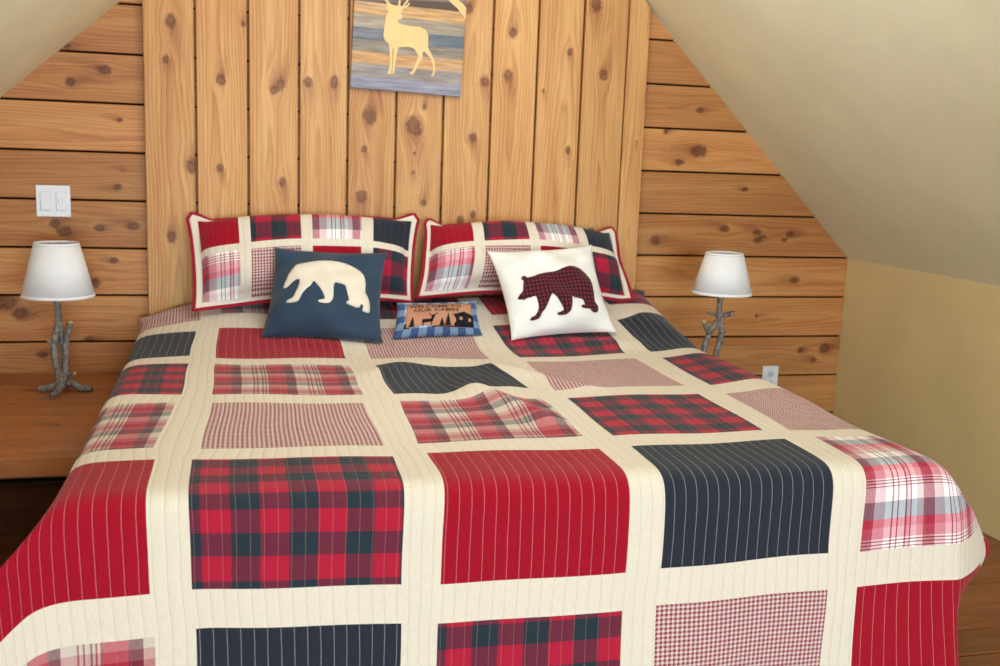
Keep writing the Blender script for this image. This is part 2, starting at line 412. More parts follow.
# floor boards, knee walls, ceiling, front wall with its window
fs=[]; y=YB
while y < .02:
    fs.append((XL, XR, y, min(y+.142, .02), rt.random())); y+=.142
fk=[(rt.uniform(XL,XR), rt.uniform(YB,0), rt.uniform(.008,.016)) for _ in range(60)]
struct(boards('floor', fs, W_floor, lambda a,b,d: (a, b, d), .02, gap=.004, step=.02, knots=fk))
b=MB().box(XL-.3, XR+.3, YB-.2, .2, -.1, -.0205); o=b.build('trim_2', M_gap); struct(o)
b=MB().box(XL-.12, XL, YB, .015, 0, KNEE); struct(b.build('wall_left', M_knee))
b=MB().box(XR, XR+.12, YB, .015, 0, KNEE); struct(b.build('wall_right', M_knee))
zr = ceil_z(RIDGE); t=.24
cv=[]; 
for yy in (YB-.1, .015):
    cv += [(XL-.0,yy,KNEE),(RIDGE,yy,zr),(XR,yy,KNEE),(XR+t,yy,KNEE),(RIDGE,yy,zr+t),(XL-t,yy,KNEE)]
cf=[(0,1,7,6),(1,2,8,7),(2,3,9,8),(3,4,10,9),(4,5,11,10),(5,0,6,11),(0,5,4,1),(1,4,3,2),(6,7,10,11),(7,8,9,10)]
struct(mesh('ceiling', cv, cf, M_ceil, smooth=False))
WX0, WX1, WZ0, WZ1 = -.45, 1.9, .25, 1.72
b=MB()
y0,y1 = YB-.12, YB
b.box(XL-.1, WX0, y0,y1, 0, 1.0); b.box(WX1, XR+.1, y0,y1, 0, 1.0); b.box(WX0,WX1,y0,y1,0,WZ0)
b.add([(XL-.1,y0,1.0),(WX0,y0,1.0),(WX0,y0,WZ1),(WX1,y0,WZ1),(WX1,y0,1.0),(XR+.1,y0,1.0),(RIDGE,y0,zr+.15),
       (XL-.1,y1,1.0),(WX0,y1,1.0),(WX0,y1,WZ1),(WX1,y1,WZ1),(WX1,y1,1.0),(XR+.1,y1,1.0),(RIDGE,y1,zr+.15)],
      [(0,1,2,6),(2,3,6),(3,4,5,6),(7,13,9,8),(9,13,10),(10,13,12,11),(2,9,10,3)])
struct(b.build('wall_front', M_knee))
b=MB(); fw=.06
for (x0,x1,a,c) in ((WX0,WX0+fw,WZ0,WZ1),(WX1-fw,WX1,WZ0,WZ1),(WX0+fw,WX1-fw,WZ0,WZ0+fw),(WX0+fw,WX1-fw,WZ1-fw,WZ1),((WX0+WX1)/2-.025,(WX0+WX1)/2+.025,WZ0+fw,WZ1-fw)):
    b.box(x0,x1,YB-.08,YB+.015,a,c,.004)
struct(b.build('window_1', M_white))

# ------------------------------------------------------------------ headboard
HE=[-.341,-.157,.031,.217,.400,.585,.770,.960,1.143,1.330,1.517,1.607]
hbk=[(1.731,-.239,.017),(1.596,-.258,.01),(1.215,-.173,.018),(1.532,-.066,.014),(1.211,-.073,.011),(1.737,.016,.009),(1.53,.15,.015),(1.505,.125,.013),(1.165,.155,.013),(1.541,.25,.014),(1.546,.347,.014),
     (1.422,.489,.018),(1.43,.47,.012),(1.30,.464,.01),(1.12,.455,.02),(1.399,.652,.027),(1.38,.67,.015),(1.359,.892,.014),(1.58,.933,.017),(1.768,1.039,.015),(1.607,1.025,.016),(1.71,1.275,.01),(1.327,1.285,.01),(1.90,1.374,.02),
     (1.628,1.42,.016),(1.061,.9,.01),(1.036,.849,.012),(1.833,.60,.014),(1.219,.656,.007),(1.557,1.17,.006),(1.30,1.56,.006),(1.85,.86,.014),(1.10,.70,.012),(1.0,1.4,.012),(.95,-.25,.014),(1.47,.695,.008),(1.29,.66,.006)]
hs=[]
for k in range(len(HE)-1):
    top = 2.05
    if k==0: top = ceil_z(HE[1])+.0
    if k==len(HE)-2: top = ceil_z(HE[-2])
    if k==len(HE)-3: top = 2.05
    hs.append((.02, top, HE[k], HE[k+1], [.55,.75,.6,.5,.35,.45,.55,.8,.7,.45,.6][k]))
def under_ceiling(o, ox):
    for v_ in o.data.vertices:
        c_ = ceil_z(v_.co.x+ox)-.006
        if v_.co.z > c_: v_.co.z = c_
head = thing('headboard', 'tall headboard of vertical knotty pine boards standing behind the bed', 'headboard', (.633,-.02,.0))
hb = boards('board_panel', hs[:-1], W_head, lambda a,b,d: (b-.633, -.022-d+.0, a), .021, gap=.009, step=.008, knots=hbk, parent=head)
hb2= boards('edge_strip', hs[-1:], W_head, lambda a,b,d: (b-.633, -.023-d, a), .022, gap=.002, step=.008, knots=[(1.37,1.576,.005)], parent=head)

under_ceiling(hb,.633); under_ceiling(hb2,.633)
# ------------------------------------------------------------------ shapes on cloth: filled outlines
def fill_outline(poly, res, holes=()):
    """triangulate a closed outline with interior grid points; returns 2D verts and tris"""
    P=[Vector(p) for p in poly]; E=[(i,(i+1)%len(P)) for i in range(len(P))]
    for h in holes:
        b=len(P); P+= [Vector(p) for p in h]; E += [(b+i, b+(i+1)%len(h)) for i in range(len(h))]
    n0=len(P)
    xs=[p[0] for p in poly]; ys=[p[1] for p in poly]
    def inside(x,y):
        c=False; j=len(poly)-1
        for i in range(len(poly)):
            xi,yi=poly[i]; xj,yj=poly[j]
            if (yi>y)!=(yj>y) and x < (xj-xi)*(y-yi)/(yj-yi)+xi: c=not c
            j=i
        return c
    x=min(xs)
    while x<max(xs):
        y=min(ys)
        while y<max(ys):
            if inside(x,y) and min((x-p[0])**2+(y-p[1])**2 for p in poly)>(res*.45)**2: P.append(Vector((x,y)))
            y+=res
        x+=res
    v,e,f,_,_,_ = delaunay_2d_cdt(P, E, [], 1 if not holes else 3, 1e-7)
    return [tuple(p) for p in v], [tuple(q) for q in f]

def smooth_poly(pts, sub=4):
    n=len(pts); out=[]
    for i in range(n):
        p0,p1,p2,p3=[np.array(pts[(i+k-1)%n],float) for k in range(4)]
        for k in range(sub):
            t=k/sub; out.append(tuple(.5*((2*p1)+(p2-p0)*t+(2*p0-5*p1+4*p2-p3)*t*t+(3*p1-p0-3*p2+p3)*t**3)))
    return out

# ------------------------------------------------------------------ quilt
ZT=.623; YF=-2.09; QL=-.366; QR=1.627
S_=[-.66,-.575,-.165,-.085,.325,.412,.812,.895,1.31,1.395,1.805,1.89]
T_=[-2.01,-1.83,-1.745,-1.36,-1.25,-.85,-.73,-.325,-.24,.207,.295,.585]     # distance past the foot edge (negative: on top)
LAY=['HMPRP','NRHPN','PMNHP','MHMPH','RPRNV','MNPHR']
MATS=[Q_cream,Q_red,Q_navy,Q_plaid,Q_mad,Q_mad2,Q_hound]; KEY=dict(C=0,R=1,N=2,P=3,M=4,V=5,H=6)
def subdiv(br, step):
    out=[br[0]]; seg=[]
    for i in range(len(br)-1):
        n=max(2,int(round((br[i+1]-br[i])/step)))
        out += list(np.linspace(br[i],br[i+1],n+1)[1:]); seg += [i]*n
    return np.array(out), np.array(seg)
s,ss = subdiv(S_, .0128); tt,ts = subdiv(T_, .0128)
SS,TT = np.meshgrid(s,tt,indexing='ij')
# ==QB
def sst(a,b,x): q=np.clip((x-a)/(b-a),0,1); return q*q*(3-2*q)
def bil(D):
    """interpolate a table given at the seam crossings over the whole cloth"""
    D=np.asarray(D); fi=np.interp(s,S_,np.arange(len(S_))); fj=np.interp(tt,T_,np.arange(len(T_)))
    i=np.minimum(fi.astype(int),len(S_)-2); j=np.minimum(fj.astype(int),len(T_)-2); a=(fi-i)[:,None]; b_=(fj-j)[None,:]
    return D[i][:,j]*(1-a)*(1-b_)+D[i+1][:,j]*a*(1-b_)+D[i][:,j+1]*(1-a)*b_+D[i+1][:,j+1]*a*b_
def quilt_shape(DS,DT):
    # hand-sewn seams wander: small shifts at the seam crossings plus a little waviness
    SW = SS + bil(DS) + .0015*np.sin(TT*17+SS*7)
    TW = TT + bil(DT) + .0015*np.sin(SS*19+TT*4)
    u_r = SW-QR; u_l = QL-SW; v = TW
    px = np.clip(SW,QL,QR).copy(); py = np.where(v<0, YF - v, YF); pz=np.full_like(SS,ZT)
    ur=np.maximum(u_r,0); ul=np.maximum(u_l,0); vp=np.maximum(v,0)
    pz = pz - np.maximum(np.maximum(ur,ul),vp)
    # corners: the spare cloth stands out as a fold; thr = cloth angle of its ridge, out = angle at which the ridge falls
    def corner(px,py,pz,uu,sgn,psi_of,open_,thr,out):
        m=(uu>0)&(vp>0)
        r=np.hypot(uu,vp)+1e-9; th=np.degrees(np.arctan2(uu,vp+1e-9))
        front=th<=thr
        phi=np.where(front, th*out/thr, out*(90-th)/(90-thr)); q=np.where(front, th/thr, (90-th)/(90-thr))
        ph=np.radians(phi); lo=r*np.sin(ph); dn=r*np.cos(ph)
        psi=psi_of(dn)
        dx=np.sin(psi)*sgn; dy=np.cos(psi)
        off=open_*r*4*q*(1-q)*np.where(front,1,-1)
        nx,ny = dy*sgn, -np.sin(psi)
        c=np.where(uu>0,QR if sgn>0 else QL,0)
        sag=SAG*np.where(uu>0,uu,0)*sst(.0,.22,vp) if sgn<0 else 0
        return np.where(m, c+dx*lo+nx*off, px), np.where(m, YF+dy*lo+ny*off, py), np.where(m, ZT-dn-sag, pz)
    px,py,pz=corner(px,py,pz,ur, 1, lambda h: np.radians(PSR - 50*sst(.30,.42,h)), .03, 46, 45)
    px,py,pz=corner(px,py,pz,ul,-1, lambda h: np.radians(108 - 30*sst(.40,.6,h)), .06, 80, 51)
    px = px + .06*ur*(vp<=0) - .03*ul*(vp<=0)
    py = py - .01*vp
    px = px + .14*vp*sst(-.32,.0,u_r)
    P=np.stack([px,py,pz],-1)
    # soften every fold; the creases under the corners stay sharper
    wgt = np.clip(1.2 - np.minimum(np.minimum(np.abs(SW-QL), np.abs(SW-QR)), np.abs(v))/.14, .0, 1)
    wgt = np.maximum(wgt, ((ur>0)|(ul>0)|(vp>0))*.5)
    low = sst(.07,.15,vp)*sst(.20,.08,np.abs(SW-QR)*0+np.maximum(-u_r,0))*(SW>QR-.25)
    lowl = sst(.05,.12,vp)*sst(.0,.06,ul)
    wgt = (wgt*(1-.90*low)*(1-.75*lowl))[...,None]
    for it in range(26):
        Q=P.copy()
        Q[1:-1,1:-1]=(P[:-2,1:-1]+P[2:,1:-1]+P[1:-1,:-2]+P[1:-1,2:])/4
        Q[0,1:-1]=(P[0,:-2]+P[0,2:])/2; Q[-1,1:-1]=(P[-1,:-2]+P[-1,2:])/2; Q[1:-1,-1]=(P[:-2,-1]+P[2:,-1])/2
        P = P + (Q-P)*wgt*.9
    X=P[...,0]; top = sst(.35,.6,P[...,2]); yw=-P[...,1]
    rise = (1-sst(.20,.74,yw))*(.050+.050*np.clip((X+.1)/1.6,0,1))
    rise = rise + .045*(1-sst(.06,.32,yw))
    dz = rise*(.35+.65*sst(QL-.02,QL+.22,X))
    def ridge(x0,d0,x1,d1,h,w):
        a=np.array([x0,d0]);b=np.array([x1,d1]);L=np.linalg.norm(b-a);e=(b-a)/L
        rx=X-a[0];ry=yw-a[1];al=rx*e[0]+ry*e[1];ac=-rx*e[1]+ry*e[0]
        return h*np.exp(-(ac/w)**2)*np.exp(-(np.maximum(np.maximum(-al,al-L),0)/(1.6*w))**2)
    dz = dz + ridge(.66,1.27,.76,1.60,.024,.045)+ridge(.48,.93,.42,1.0,.016,.07)-ridge(.60,1.05,.56,1.2,.010,.05)+ridge(.80,.95,.98,1.22,.014,.04)-ridge(.85,1.13,.80,1.35,.010,.045)+ridge(1.50,.42,1.60,.62,.012,.06)+ridge(.2,.55,.55,.66,.007,.05)+ridge(1.0,.55,1.35,.62,.010,.05)+ridge(1.55,.35,1.56,1.45,.017,.10)
    dz = dz + .0025*np.sin(X*6+1)*np.sin(yw*5) + .0015*np.sin(X*17+yw*6)
    P[...,2] += dz*top
    P[...,1] -= (1-top)*(vp>.05)*(.004*np.sin(X*7+.6)+.002*np.sin(X*15))
    return P
PSR=51; SAG=.32
# ==QE
DS=np.array([[0.0161,0.0161,0.0064,0.0064,0.0037,0.0053,0.0018,-0.0111,-0.0171,-0.0124,-0.0058,-0.0058],[0.0161,0.0161,0.0064,0.0064,0.0037,0.0053,0.0018,-0.0111,-0.0171,-0.0124,-0.0058,-0.0058],[0.0161,0.0271,0.0131,0.0029,0.0063,0.007,-0.0024,-0.0253,-0.0175,-0.0134,-0.0011,-0.0058],[0.0104,0.017,0.0089,0.0039,0.0059,0.0081,0.0112,-0.0035,-0.0207,-0.0129,-0.0018,-0.0059],[0.0078,0.0078,0.0024,0.0081,0.0069,0.0048,-0.0072,-0.004,0.0048,-0.0039,-0.003,-0.0028],[0.0095,0.0095,-0.0022,0.0052,-0.0076,0.002,0.0082,-0.0102,-0.0024,-0.012,-0.0196,-0.0126],[0.0104,0.0258,0.0002,-0.0067,-0.0349,0.0209,0.0169,0.002,0.001,0.0005,-0.0002,0.0001],[0.0164,0.0338,0.0073,0.0182,0.0247,0,0.0039,-0.0078,0.0015,0.0009,-0.0075,-0.0026],[0.0215,0.0215,0.0199,0.0045,0.0027,0.0035,-0.0023,-0.0136,0.0037,-0.0028,0.0069,0.0016],[0.0107,0.0248,0.0021,0.0205,0.017,-0.0007,-0.0046,-0.0236,0.011,-0.0134,-0.0155,-0.0115],[0.0107,0.0107,0.0091,0.0091,0.015,0.0065,-0.0021,-0.0113,-0.005,-0.001,-0.0115,-0.0115],[0.0107,0.0107,0.0091,0.0091,0.015,0.0065,-0.0021,-0.0113,-0.005,-0.001,-0.0115,-0.0115]]); DT=np.array([[0.0348,0.0348,0.0141,0.0141,-0.0217,-0.0151,-0.0244,-0.0249,-0.0092,-0.0053,-0.0041,-0.0041],[0.0348,0.0348,0.0141,0.0141,-0.0217,-0.0151,-0.0244,-0.0249,-0.0092,-0.0053,-0.0041,-0.0041],[0.0348,0.0199,0.067,-0.0319,-0.0223,-0.0154,-0.0455,-0.0168,-0.0062,-0.007,-0.0032,-0.0041],[0.0015,-0.0383,0.042,-0.0025,-0.0266,-0.0041,-0.0188,0.0068,0.0015,-0.0129,-0.0224,-0.0141],[0.0134,0.0134,0.0719,0.0239,0.0215,0.0391,0.0216,0.0254,0.0257,0.003,0.0008,0.0015],[0.0535,0.0535,0.0692,0.0411,0.08,0.0428,0.0029,0.012,0.0077,0.0114,0.0095,0.0084],[0.0578,0.0646,0.08,0.0704,0.08,-0.0419,-0.0312,-0.0082,0.022,0.013,0.0142,0.0109],[0.0533,0.0532,0.08,0.0544,0.0132,0.0238,0.0017,0.0065,0.018,0.0059,0.0015,0.003],[0.0533,0.0533,0.08,-0.0036,-0.0209,-0.0038,-0.0099,0.0048,0.002,-0.0062,-0.0029,-0.0037],[0.0247,-0.0031,0.0649,-0.0127,-0.0187,0.0076,0.0048,0.0074,-0.0157,-0.0011,-0.0052,-0.0025],[0.0247,0.0247,0.0209,0.0209,-0.0126,-0.0045,0.005,0.0049,-0.0033,-0.0067,-0.0025,-0.0025],[0.0247,0.0247,0.0209,0.0209,-0.0126,-0.0045,0.005,0.0049,-0.0033,-0.0067,-0.0025,-0.0025]])
P=quilt_shape(DS,DT)
n0,n1=SS.shape; idx=np.arange(n0*n1).reshape(n0,n1)
F=np.stack([idx[:-1,:-1],idx[:-1,1:],idx[1:,1:],idx[1:,:-1]],-1).reshape(-1,4)
mi=[]; base_uv=np.zeros((n0-1,n1-1,2)); 
for i in range(n0-1):
    for j in range(n1-1):
        a,b_=ss[i],ts[j]; col=(a-1)//2 if a%2==1 else None; row=b_//2 if b_%2==0 and b_!=0 else None
        if b_==0: row=0
        if b_==10: row=5
        if col is None or (b_%2==1): mi.append(0); base_uv[i,j]=(0,0)
        else:
            mi.append(KEY[LAY[row][col]]); base_uv[i,j]=(S_[a], T_[b_])
fi = F.ravel(); ii,jj = np.divmod(fi,n1)
cuv=np.stack([SS[ii,jj],TT[ii,jj]],-1)
bu=np.repeat(base_uv.reshape(-1,2),4,axis=0)
puv=cuv-bu
qloc=(.633,-1.05,.0)
quilt=mesh('quilt', P.reshape(-1,3), F, MATS, None, loc=qloc, midx=mi, uvs=cuv, uv2=puv)
tag(quilt,'red, navy and cream patchwork quilt draped over the wide bed','quilt')
sm=quilt.modifiers.new('thick','SOLIDIFY'); sm.thickness=.007; sm.offset=-1
hem=[P[0,j] for j in range(n1)]+[P[i,-1] for i in range(1,n0)]+[P[-1,j] for j in range(n1-2,-1,-1)]
b=MB(); b.tube([tuple(np.array(p)-np.array(qloc)) for p in hem[::2]], .0085, 8)
bd=b.build('binding', M_bind, quilt, smooth=True); bd['label']='narrow red bound edge'

# ------------------------------------------------------------------ bed under the quilt
bed=thing('bed','wide king size bed beneath the red and navy patchwork quilt','bed',(.633,-1.07,0))
ox,oy=.633,-1.07
MB().box(-.945,.945,-.99,1.0,.33,.592,.04).build('mattress',M_matt,bed)
MB().box(-.93,.93,-.98,.99,.12,.325,.02).build('bed_base',M_frame,bed)
for sx in (-1,1):
    for sy in (-1,1):
        MB().box(sx*.85-.035,sx*.85+.035,sy*.9-.035,sy*.9+.035,0,.12,.006).build('leg',M_frame,bed)

# ------------------------------------------------------------------ pillows
from mathutils.bvhtree import BVHTree
QT = BVHTree.FromPolygons([tuple(q) for q in P.reshape(-1,3)], [tuple(int(i) for i in q) for q in F])
def rest_on_quilt(W, gap=.004):
    """soft things flatten where they lie on the quilt"""
    for q in W:
        h = QT.ray_cast(Vector((q[0],q[1],1.6)), Vector((0,0,-1)))[0]
        if h is not None and q[2] < h.z+gap: q[2] = h.z+gap
    return W
def unit(a): a=np.array(a,float); return a/np.linalg.norm(a)
class Pillow:
    def __init__(p, BL,BR,TR,TL, thick, flange=0.0, pinch=.06, power=.5, wr=.004, seed=0, sag=0.0, fold=0.0):
        p.c=[np.array(q,float) for q in (BL,BR,TR,TL)]; p.T=thick; p.fl=flange; p.pinch=pinch; p.pw=power; p.wr=wr; p.sag=sag; p.fold=fold
        p.U=unit((p.c[1]-p.c[0])+(p.c[2]-p.c[3])); V=unit((p.c[3]-p.c[0])+(p.c[2]-p.c[1])); p.Nn=unit(np.cross(p.U,V)); p.V=np.cross(p.Nn,p.U)
        p.w=np.linalg.norm((p.c[1]-p.c[0])+(p.c[2]-p.c[3]))/2; p.h=np.linalg.norm((p.c[3]-p.c[0])+(p.c[2]-p.c[1]))/2
        p.ph=np.random.default_rng(seed).random(12)*6.28
    def pos(p,u,v,side=1,off=0.0):
        u=np.asarray(u,float); v=np.asarray(v,float)
        uu=.5+(u-.5)*(1-p.pinch*(4*v*(1-v))**.8); vv=.5+(v-.5)*(1-p.pinch*(4*u*(1-u))**.8*p.w/p.h*.7)
        B=[q.reshape((1,)*u.ndim+(3,)) for q in p.c]; U=uu[...,None]; V=vv[...,None]
        base=B[0]*(1-U)*(1-V)+B[1]*U*(1-V)+B[2]*U*V+B[3]*(1-U)*V
        fu=p.fl/p.w; fv=p.fl/p.h
        bu=np.clip((u-fu)/(1-2*fu),0,1); bv=np.clip((v-fv)/(1-2*fv),0,1)
        prof=((4*bu*(1-bu))*(4*bv*(1-bv)))**p.pw
        prof=prof*(1+p.sag*(.5-bv))
        wr=p.wr*(np.sin(u*9+p.ph[0]+v*3)*np.sin(v*8+p.ph[1])+.6*np.sin(u*17+v*11+p.ph[2])+.5*np.sin(v*21-u*9+p.ph[3]))*np.minimum(1,prof*3+.15)
        flw=.006*np.sin(u*14+p.ph[4])*(1-np.minimum(1,prof*6))+.006*np.sin(v*11+p.ph[5])*(1-np.minimum(1,prof*6))
        d=side*(p.T/2*prof+.002)+ (wr if side>0 else -wr*.5) + flw*(p.fl>0) + off
        out = base+d[...,None]*p.Nn
        if p.fold:
            out = out + (.070*np.clip(np.sin(PI*np.clip(u*1.0,0,1)),0,1)**.35*np.clip((v-.35)/.6,0,1)**1.5)[...,None]*p.V
            out = out + (.022*np.sin(PI*u)*(1-v)**2)[...,None]*p.V
            q=np.clip((v-(1-fv*1.6))/(1.6*fv),0,1)*np.clip(np.sin(PI*np.clip((u-.02)/.96,0,1))*4,0,1)
            out = out - (q*p.fold)[...,None]*p.V - (q*p.fold*.5)[...,None]*p.Nn
        return out
    def build(p,name,mats,layout=None,us=None,vs=None,step=.012,parent=None,loc=None):
        us=us or [0,1]; vs=vs or [0,1]
        U,su=subdiv(us,step/p.w); V,sv=subdiv(vs,step/p.h)
        UU,VV=np.meshgrid(U,V,indexing='ij'); n0,n1=UU.shape
        A=rest_on_quilt(p.pos(UU,VV,1).reshape(-1,3),.0075); B=rest_on_quilt(p.pos(UU,VV,-1).reshape(-1,3),.005)
        idx=np.arange(n0*n1).reshape(n0,n1)
        F1=np.stack([idx[:-1,:-1],idx[1:,:-1],idx[1:,1:],idx[:-1,1:]],-1).reshape(-1,4)
        F2=(F1+n0*n1)[:,::-1]
        rim=np.concatenate([idx[:-1,0],idx[-1,:-1],idx[:0:-1,-1],idx[0,:0:-1]]); m=len(rim)
        F3=np.array([[rim[(i+1)%m],rim[i],rim[i]+n0*n1,rim[(i+1)%m]+n0*n1] for i in range(m)])
        F=np.concatenate([F1,F2,F3])
        mi=np.zeros(len(F),int); bu=np.zeros((len(F),2))
        if layout:
            k=0
            for i in range(n0-1):
                for j in range(n1-1):
                    mi[k],bu[k]=layout(su[i],sv[j]); k+=1
        fi=F.ravel()%(n0*n1); ii,jj=np.divmod(fi,n1)
        cuv=np.stack([U[ii]*p.w,V[jj]*p.h],-1); puv=cuv-np.repeat(bu,4,axis=0)
        return mesh(name,np.concatenate([A,B]),F,mats,parent,loc=loc,midx=mi,uvs=cuv,uv2=puv)
    def base(p): return tuple((p.c[0]+p.c[1])/2)
    def patch(p,name,poly,mat,parent,off=.002,res=.012,thick=.0016,holes=(),uvscale=None):
        """applique: outline given in pillow (u,v); lies on the front"""
        pl=[(a*p.w,b*p.h) for a,b in poly]; hl=[[(a*p.w,b*p.h) for a,b in h] for h in holes]
        v,f=fill_outline(pl,res,hl); v=np.array(v)
        W=p.pos(v[:,0]/p.w,v[:,1]/p.h,1,off)
        o=mesh(name,W-np.array(p.base()),f,mat,parent,uvs=np.array([v[i] for q in f for i in q]),uv2=np.array([v[i] for q in f for i in q]))
        md=o.modifiers.new('thick','SOLIDIFY'); md.thickness=thick; md.offset=-1
        return o
    def rimtube(p,name,mat,parent,r=.006,n=60,squash=0):
        pts=[]
        for k in range(n): pts.append((k/n,0))
        for k in range(n): pts.append((1,k/n))
        for k in range(n): pts.append((1-k/n,1))
        for k in range(n+1): pts.append((0,1-k/n))
        a=np.array(pts); W=rest_on_quilt((p.pos(a[:,0],a[:,1],1)+p.pos(a[:,0],a[:,1],-1))/2,r+.003)-np.array(p.base())
        b=MB(); b.tube([tuple(q) for q in W], r, 8, cap=False); return b.build(name,mat,parent,smooth=True)

SHM=[H_cream,H_red,H_navy,H_plaid,H_mad2,H_mad,H_hound]; SK=dict(C=0,R=1,N=2,P=3,M=4,D=5,H=6)
def sham(corners, us, vs, lay, label, seed, thick):
    p=Pillow(*corners, thick, flange=.030, pinch=.03, power=.42, wr=.005, seed=seed, sag=.10, fold=.038)
    def layout(a,b_):
        if a%2==1 and b_%2==1 and 0<a<8:
            row=lay[(b_-1)//2]
            return SK[row[(a-1)//2]], (us[a]*p.w, vs[b_]*p.h)
        return 0,(0,0)
    o=p.build('pillow_sham',SHM,layout,us,vs,.012,loc=p.base())
    tag(o,label,'pillow','patchwork pillow shams against the headboard')
    bd=p.rimtube('binding',M_bind,o,.0065); bd['label']='narrow red bound edge'
    return p
vs=[0,.075,.53,.60,.915,1]
sham([(-.165,-.26,.703),(.630,-.26,.735),(.668,-.125,1.035),(-.188,-.12,1.018)],
     [0,.035,.205,.255,.475,.525,.745,.80,.978,1],vs,['MHRP','RPMN'],
     'patchwork pillow sham with red corner patch, left of the pair, behind the blue bear cushion',1,.25)
sham([(.646,-.265,.757),(1.525,-.265,.742),(1.478,-.125,1.002),(.692,-.135,1.022)],
     [0,.025,.215,.265,.480,.530,.740,.790,.965,1],vs,['MHRP','RPMN'],
     'patchwork pillow sham with wide cream border, behind the white bear cushion',2,.25)

# slate cushion with the polar bear
def norm_poly(pts, box):  # pixel outline inside a pillow quad -> (u,v)
    (x0,y0,x1,y1)=box; return [((x-x0)/(x1-x0), (y1-y)/(y1-y0)) for x,y in pts]
def adj(uv, au,bu,av,bv): return [(u*au+bu, v*av+bv) for u,v in uv]
def quad_uv(pts, BL,BR,TR,TL):
    """invert the bilinear outline of the cushion drawing so the applique keeps its place on the cloth"""
    out=[]
    A,B,Cc,D=[np.array(q,float) for q in (BL,BR,TR,TL)]
    for q in pts:
        q=np.array(q,float); u=v=.5
        for _ in range(12):
            r=A*(1-u)*(1-v)+B*u*(1-v)+Cc*u*v+D*(1-u)*v-q
            du=(B-A)*(1-v)+(Cc-D)*v; dv=(D-A)*(1-u)+(Cc-B)*u
            d=np.linalg.solve(np.array([du,dv]).T,-r); u+=d[0]; v+=d[1]
        out.append((u,v))
    return out
pn=Pillow((.062,-.505,.644),(.474,-.600,.645),(.512,-.395,.936),(.117,-.330,.943),.15,pinch=.085,power=.6,wr=.007,seed=5,sag=.35)
navy=pn.build('throw_pillow',M_navyc,step=.010,loc=pn.base())
tag(navy,'slate blue square cushion with a cream polar bear on its front','cushion','square bear cushions')
pb=[(133,262),(150,225),(165,198),(190,168),(212,140),(232,132),(262,128),(330,124),(400,126),(470,124),(530,130),(580,150),(625,180),(655,220),(665,260),(664,310),(682,345),(692,385),(690,415),(682,430),(655,430),(643,424),(652,402),(640,392),(628,410),(605,414),(570,402),(545,392),(548,378),(562,374),(552,330),(540,290),(515,280),(495,276),(475,272),(464,290),(462,345),(448,372),(430,384),(395,384),(370,378),(374,366),(408,356),(400,330),(380,298),(355,272),(343,256),(330,258),(320,282),(290,306),(262,335),(245,362),(215,370),(168,368),(175,354),(205,344),(222,318),(240,272),(243,240),(225,232),(195,244),(170,262),(148,270)]
QN=((14,590),(738,640),(768,92),(78,48))
o=pn.patch('polar_bear_applique',adj(quad_uv(smooth_poly(pb,2),*QN),1.0,0,1.06,-.150),M_bearw,navy,off=.003,res=.010); o['label']='cream polar bear cut from cloth'
# white cushion with the checked bear
pw=Pillow((.932,-.595,.648),(1.342,-.560,.668),(1.287,-.385,.974),(.883,-.385,.945),.15,pinch=.085,power=.6,wr=.007,seed=8,sag=.35)
whit=pw.build('throw_pillow',M_whitec,step=.010,loc=pw.base())
tag(whit,'white square cushion with a dark red checked bear on its front','cushion','square bear cushions')
bb=[(195,372),(205,352),(218,338),(218,300),(220,278),(210,266),(214,252),(228,250),(240,262),(268,260),(310,244),(350,232),(400,226),(430,214),(465,202),(500,200),(535,208),(565,228),(590,258),(608,295),(622,340),(630,390),(648,412),(650,432),(640,448),(615,448),(600,434),(585,436),(560,438),(546,430),(556,418),(570,416),(560,390),(540,384),(500,384),(488,380),(490,420),(486,455),(470,474),(445,478),(418,474),(420,464),(446,456),(440,440),(415,410),(390,380),(372,368),(362,400),(348,440),(330,465),(322,488),(290,496),(274,492),(280,480),(298,474),(310,440),(302,400),(290,368),(262,374),(240,378),(230,386),(222,380),(205,380)]
QW=((176,626),(768,572),(610,92),(42,120))
o=pw.patch('bear_applique',adj(quad_uv(smooth_poly(bb,2),*QW),1.05,-.066,1.0,-.100),M_bearp,whit,off=.003,res=.010); o['label']='dark red checked bear cut from cloth'
# small cabin cushion
ps=Pillow((.514,-.545,.645),(.846,-.520,.648),(.836,-.435,.765),(.543,-.440,.760),.062,pinch=.04,power=.5,wr=.0012,seed=11,sag=.4)
cab=ps.build('small_pillow',M_ging,step=.008,loc=ps.base())
tag(cab,'small oblong cushion with blue gingham edge and printed cabin scene','cushion')
QS=((140,462),(900,462),(862,112),(125,112))
def SQ(pts): return adj(quad_uv(pts,*QS),1,0,.98,-.095)
pan=[(200,362),(510,364),(820,366),(815,240),(808,112),(700,110),(500,110),(300,110),(208,112),(204,240)]
o=ps.patch('printed_panel',SQ(pan),M_panel,cab,off=.0015,res=.012); o['label']='tan printed panel with cabin, trees and deer'
def scene(poly,nm='printed_silhouette',mat=M_print,off=.0028): return ps.patch(nm,SQ(poly),mat,cab,off=off,res=.02,thick=.0008)
def pine(x,y0,y1,w):
    pts=[]; n=4
    L=[(x,y1)]
    for k in range(1,n+1):
        yy=y1+(y0-6-y1)*k/n; L.append((x+w*k/n,yy)); L.append((x+w*k/n*.5,yy-2))
    L[-1]=(x+5,y0-6); L.append((x+5,y0))
    return L+[(2*x-a,b) for a,b in L[:0:-1]]
scene([(205,352),(510,352),(820,354),(818,364),(510,362),(205,361)])
for t_ in ((268,354,248,30),(212,354,300,16),(530,354,270,26),(585,354,225,34)):
    scene([p for p in pine(*t_) if p[0]>=202])
scene([(640,354),(640,250),(618,246),(735,205),(805,240),(818,262),(818,356)])
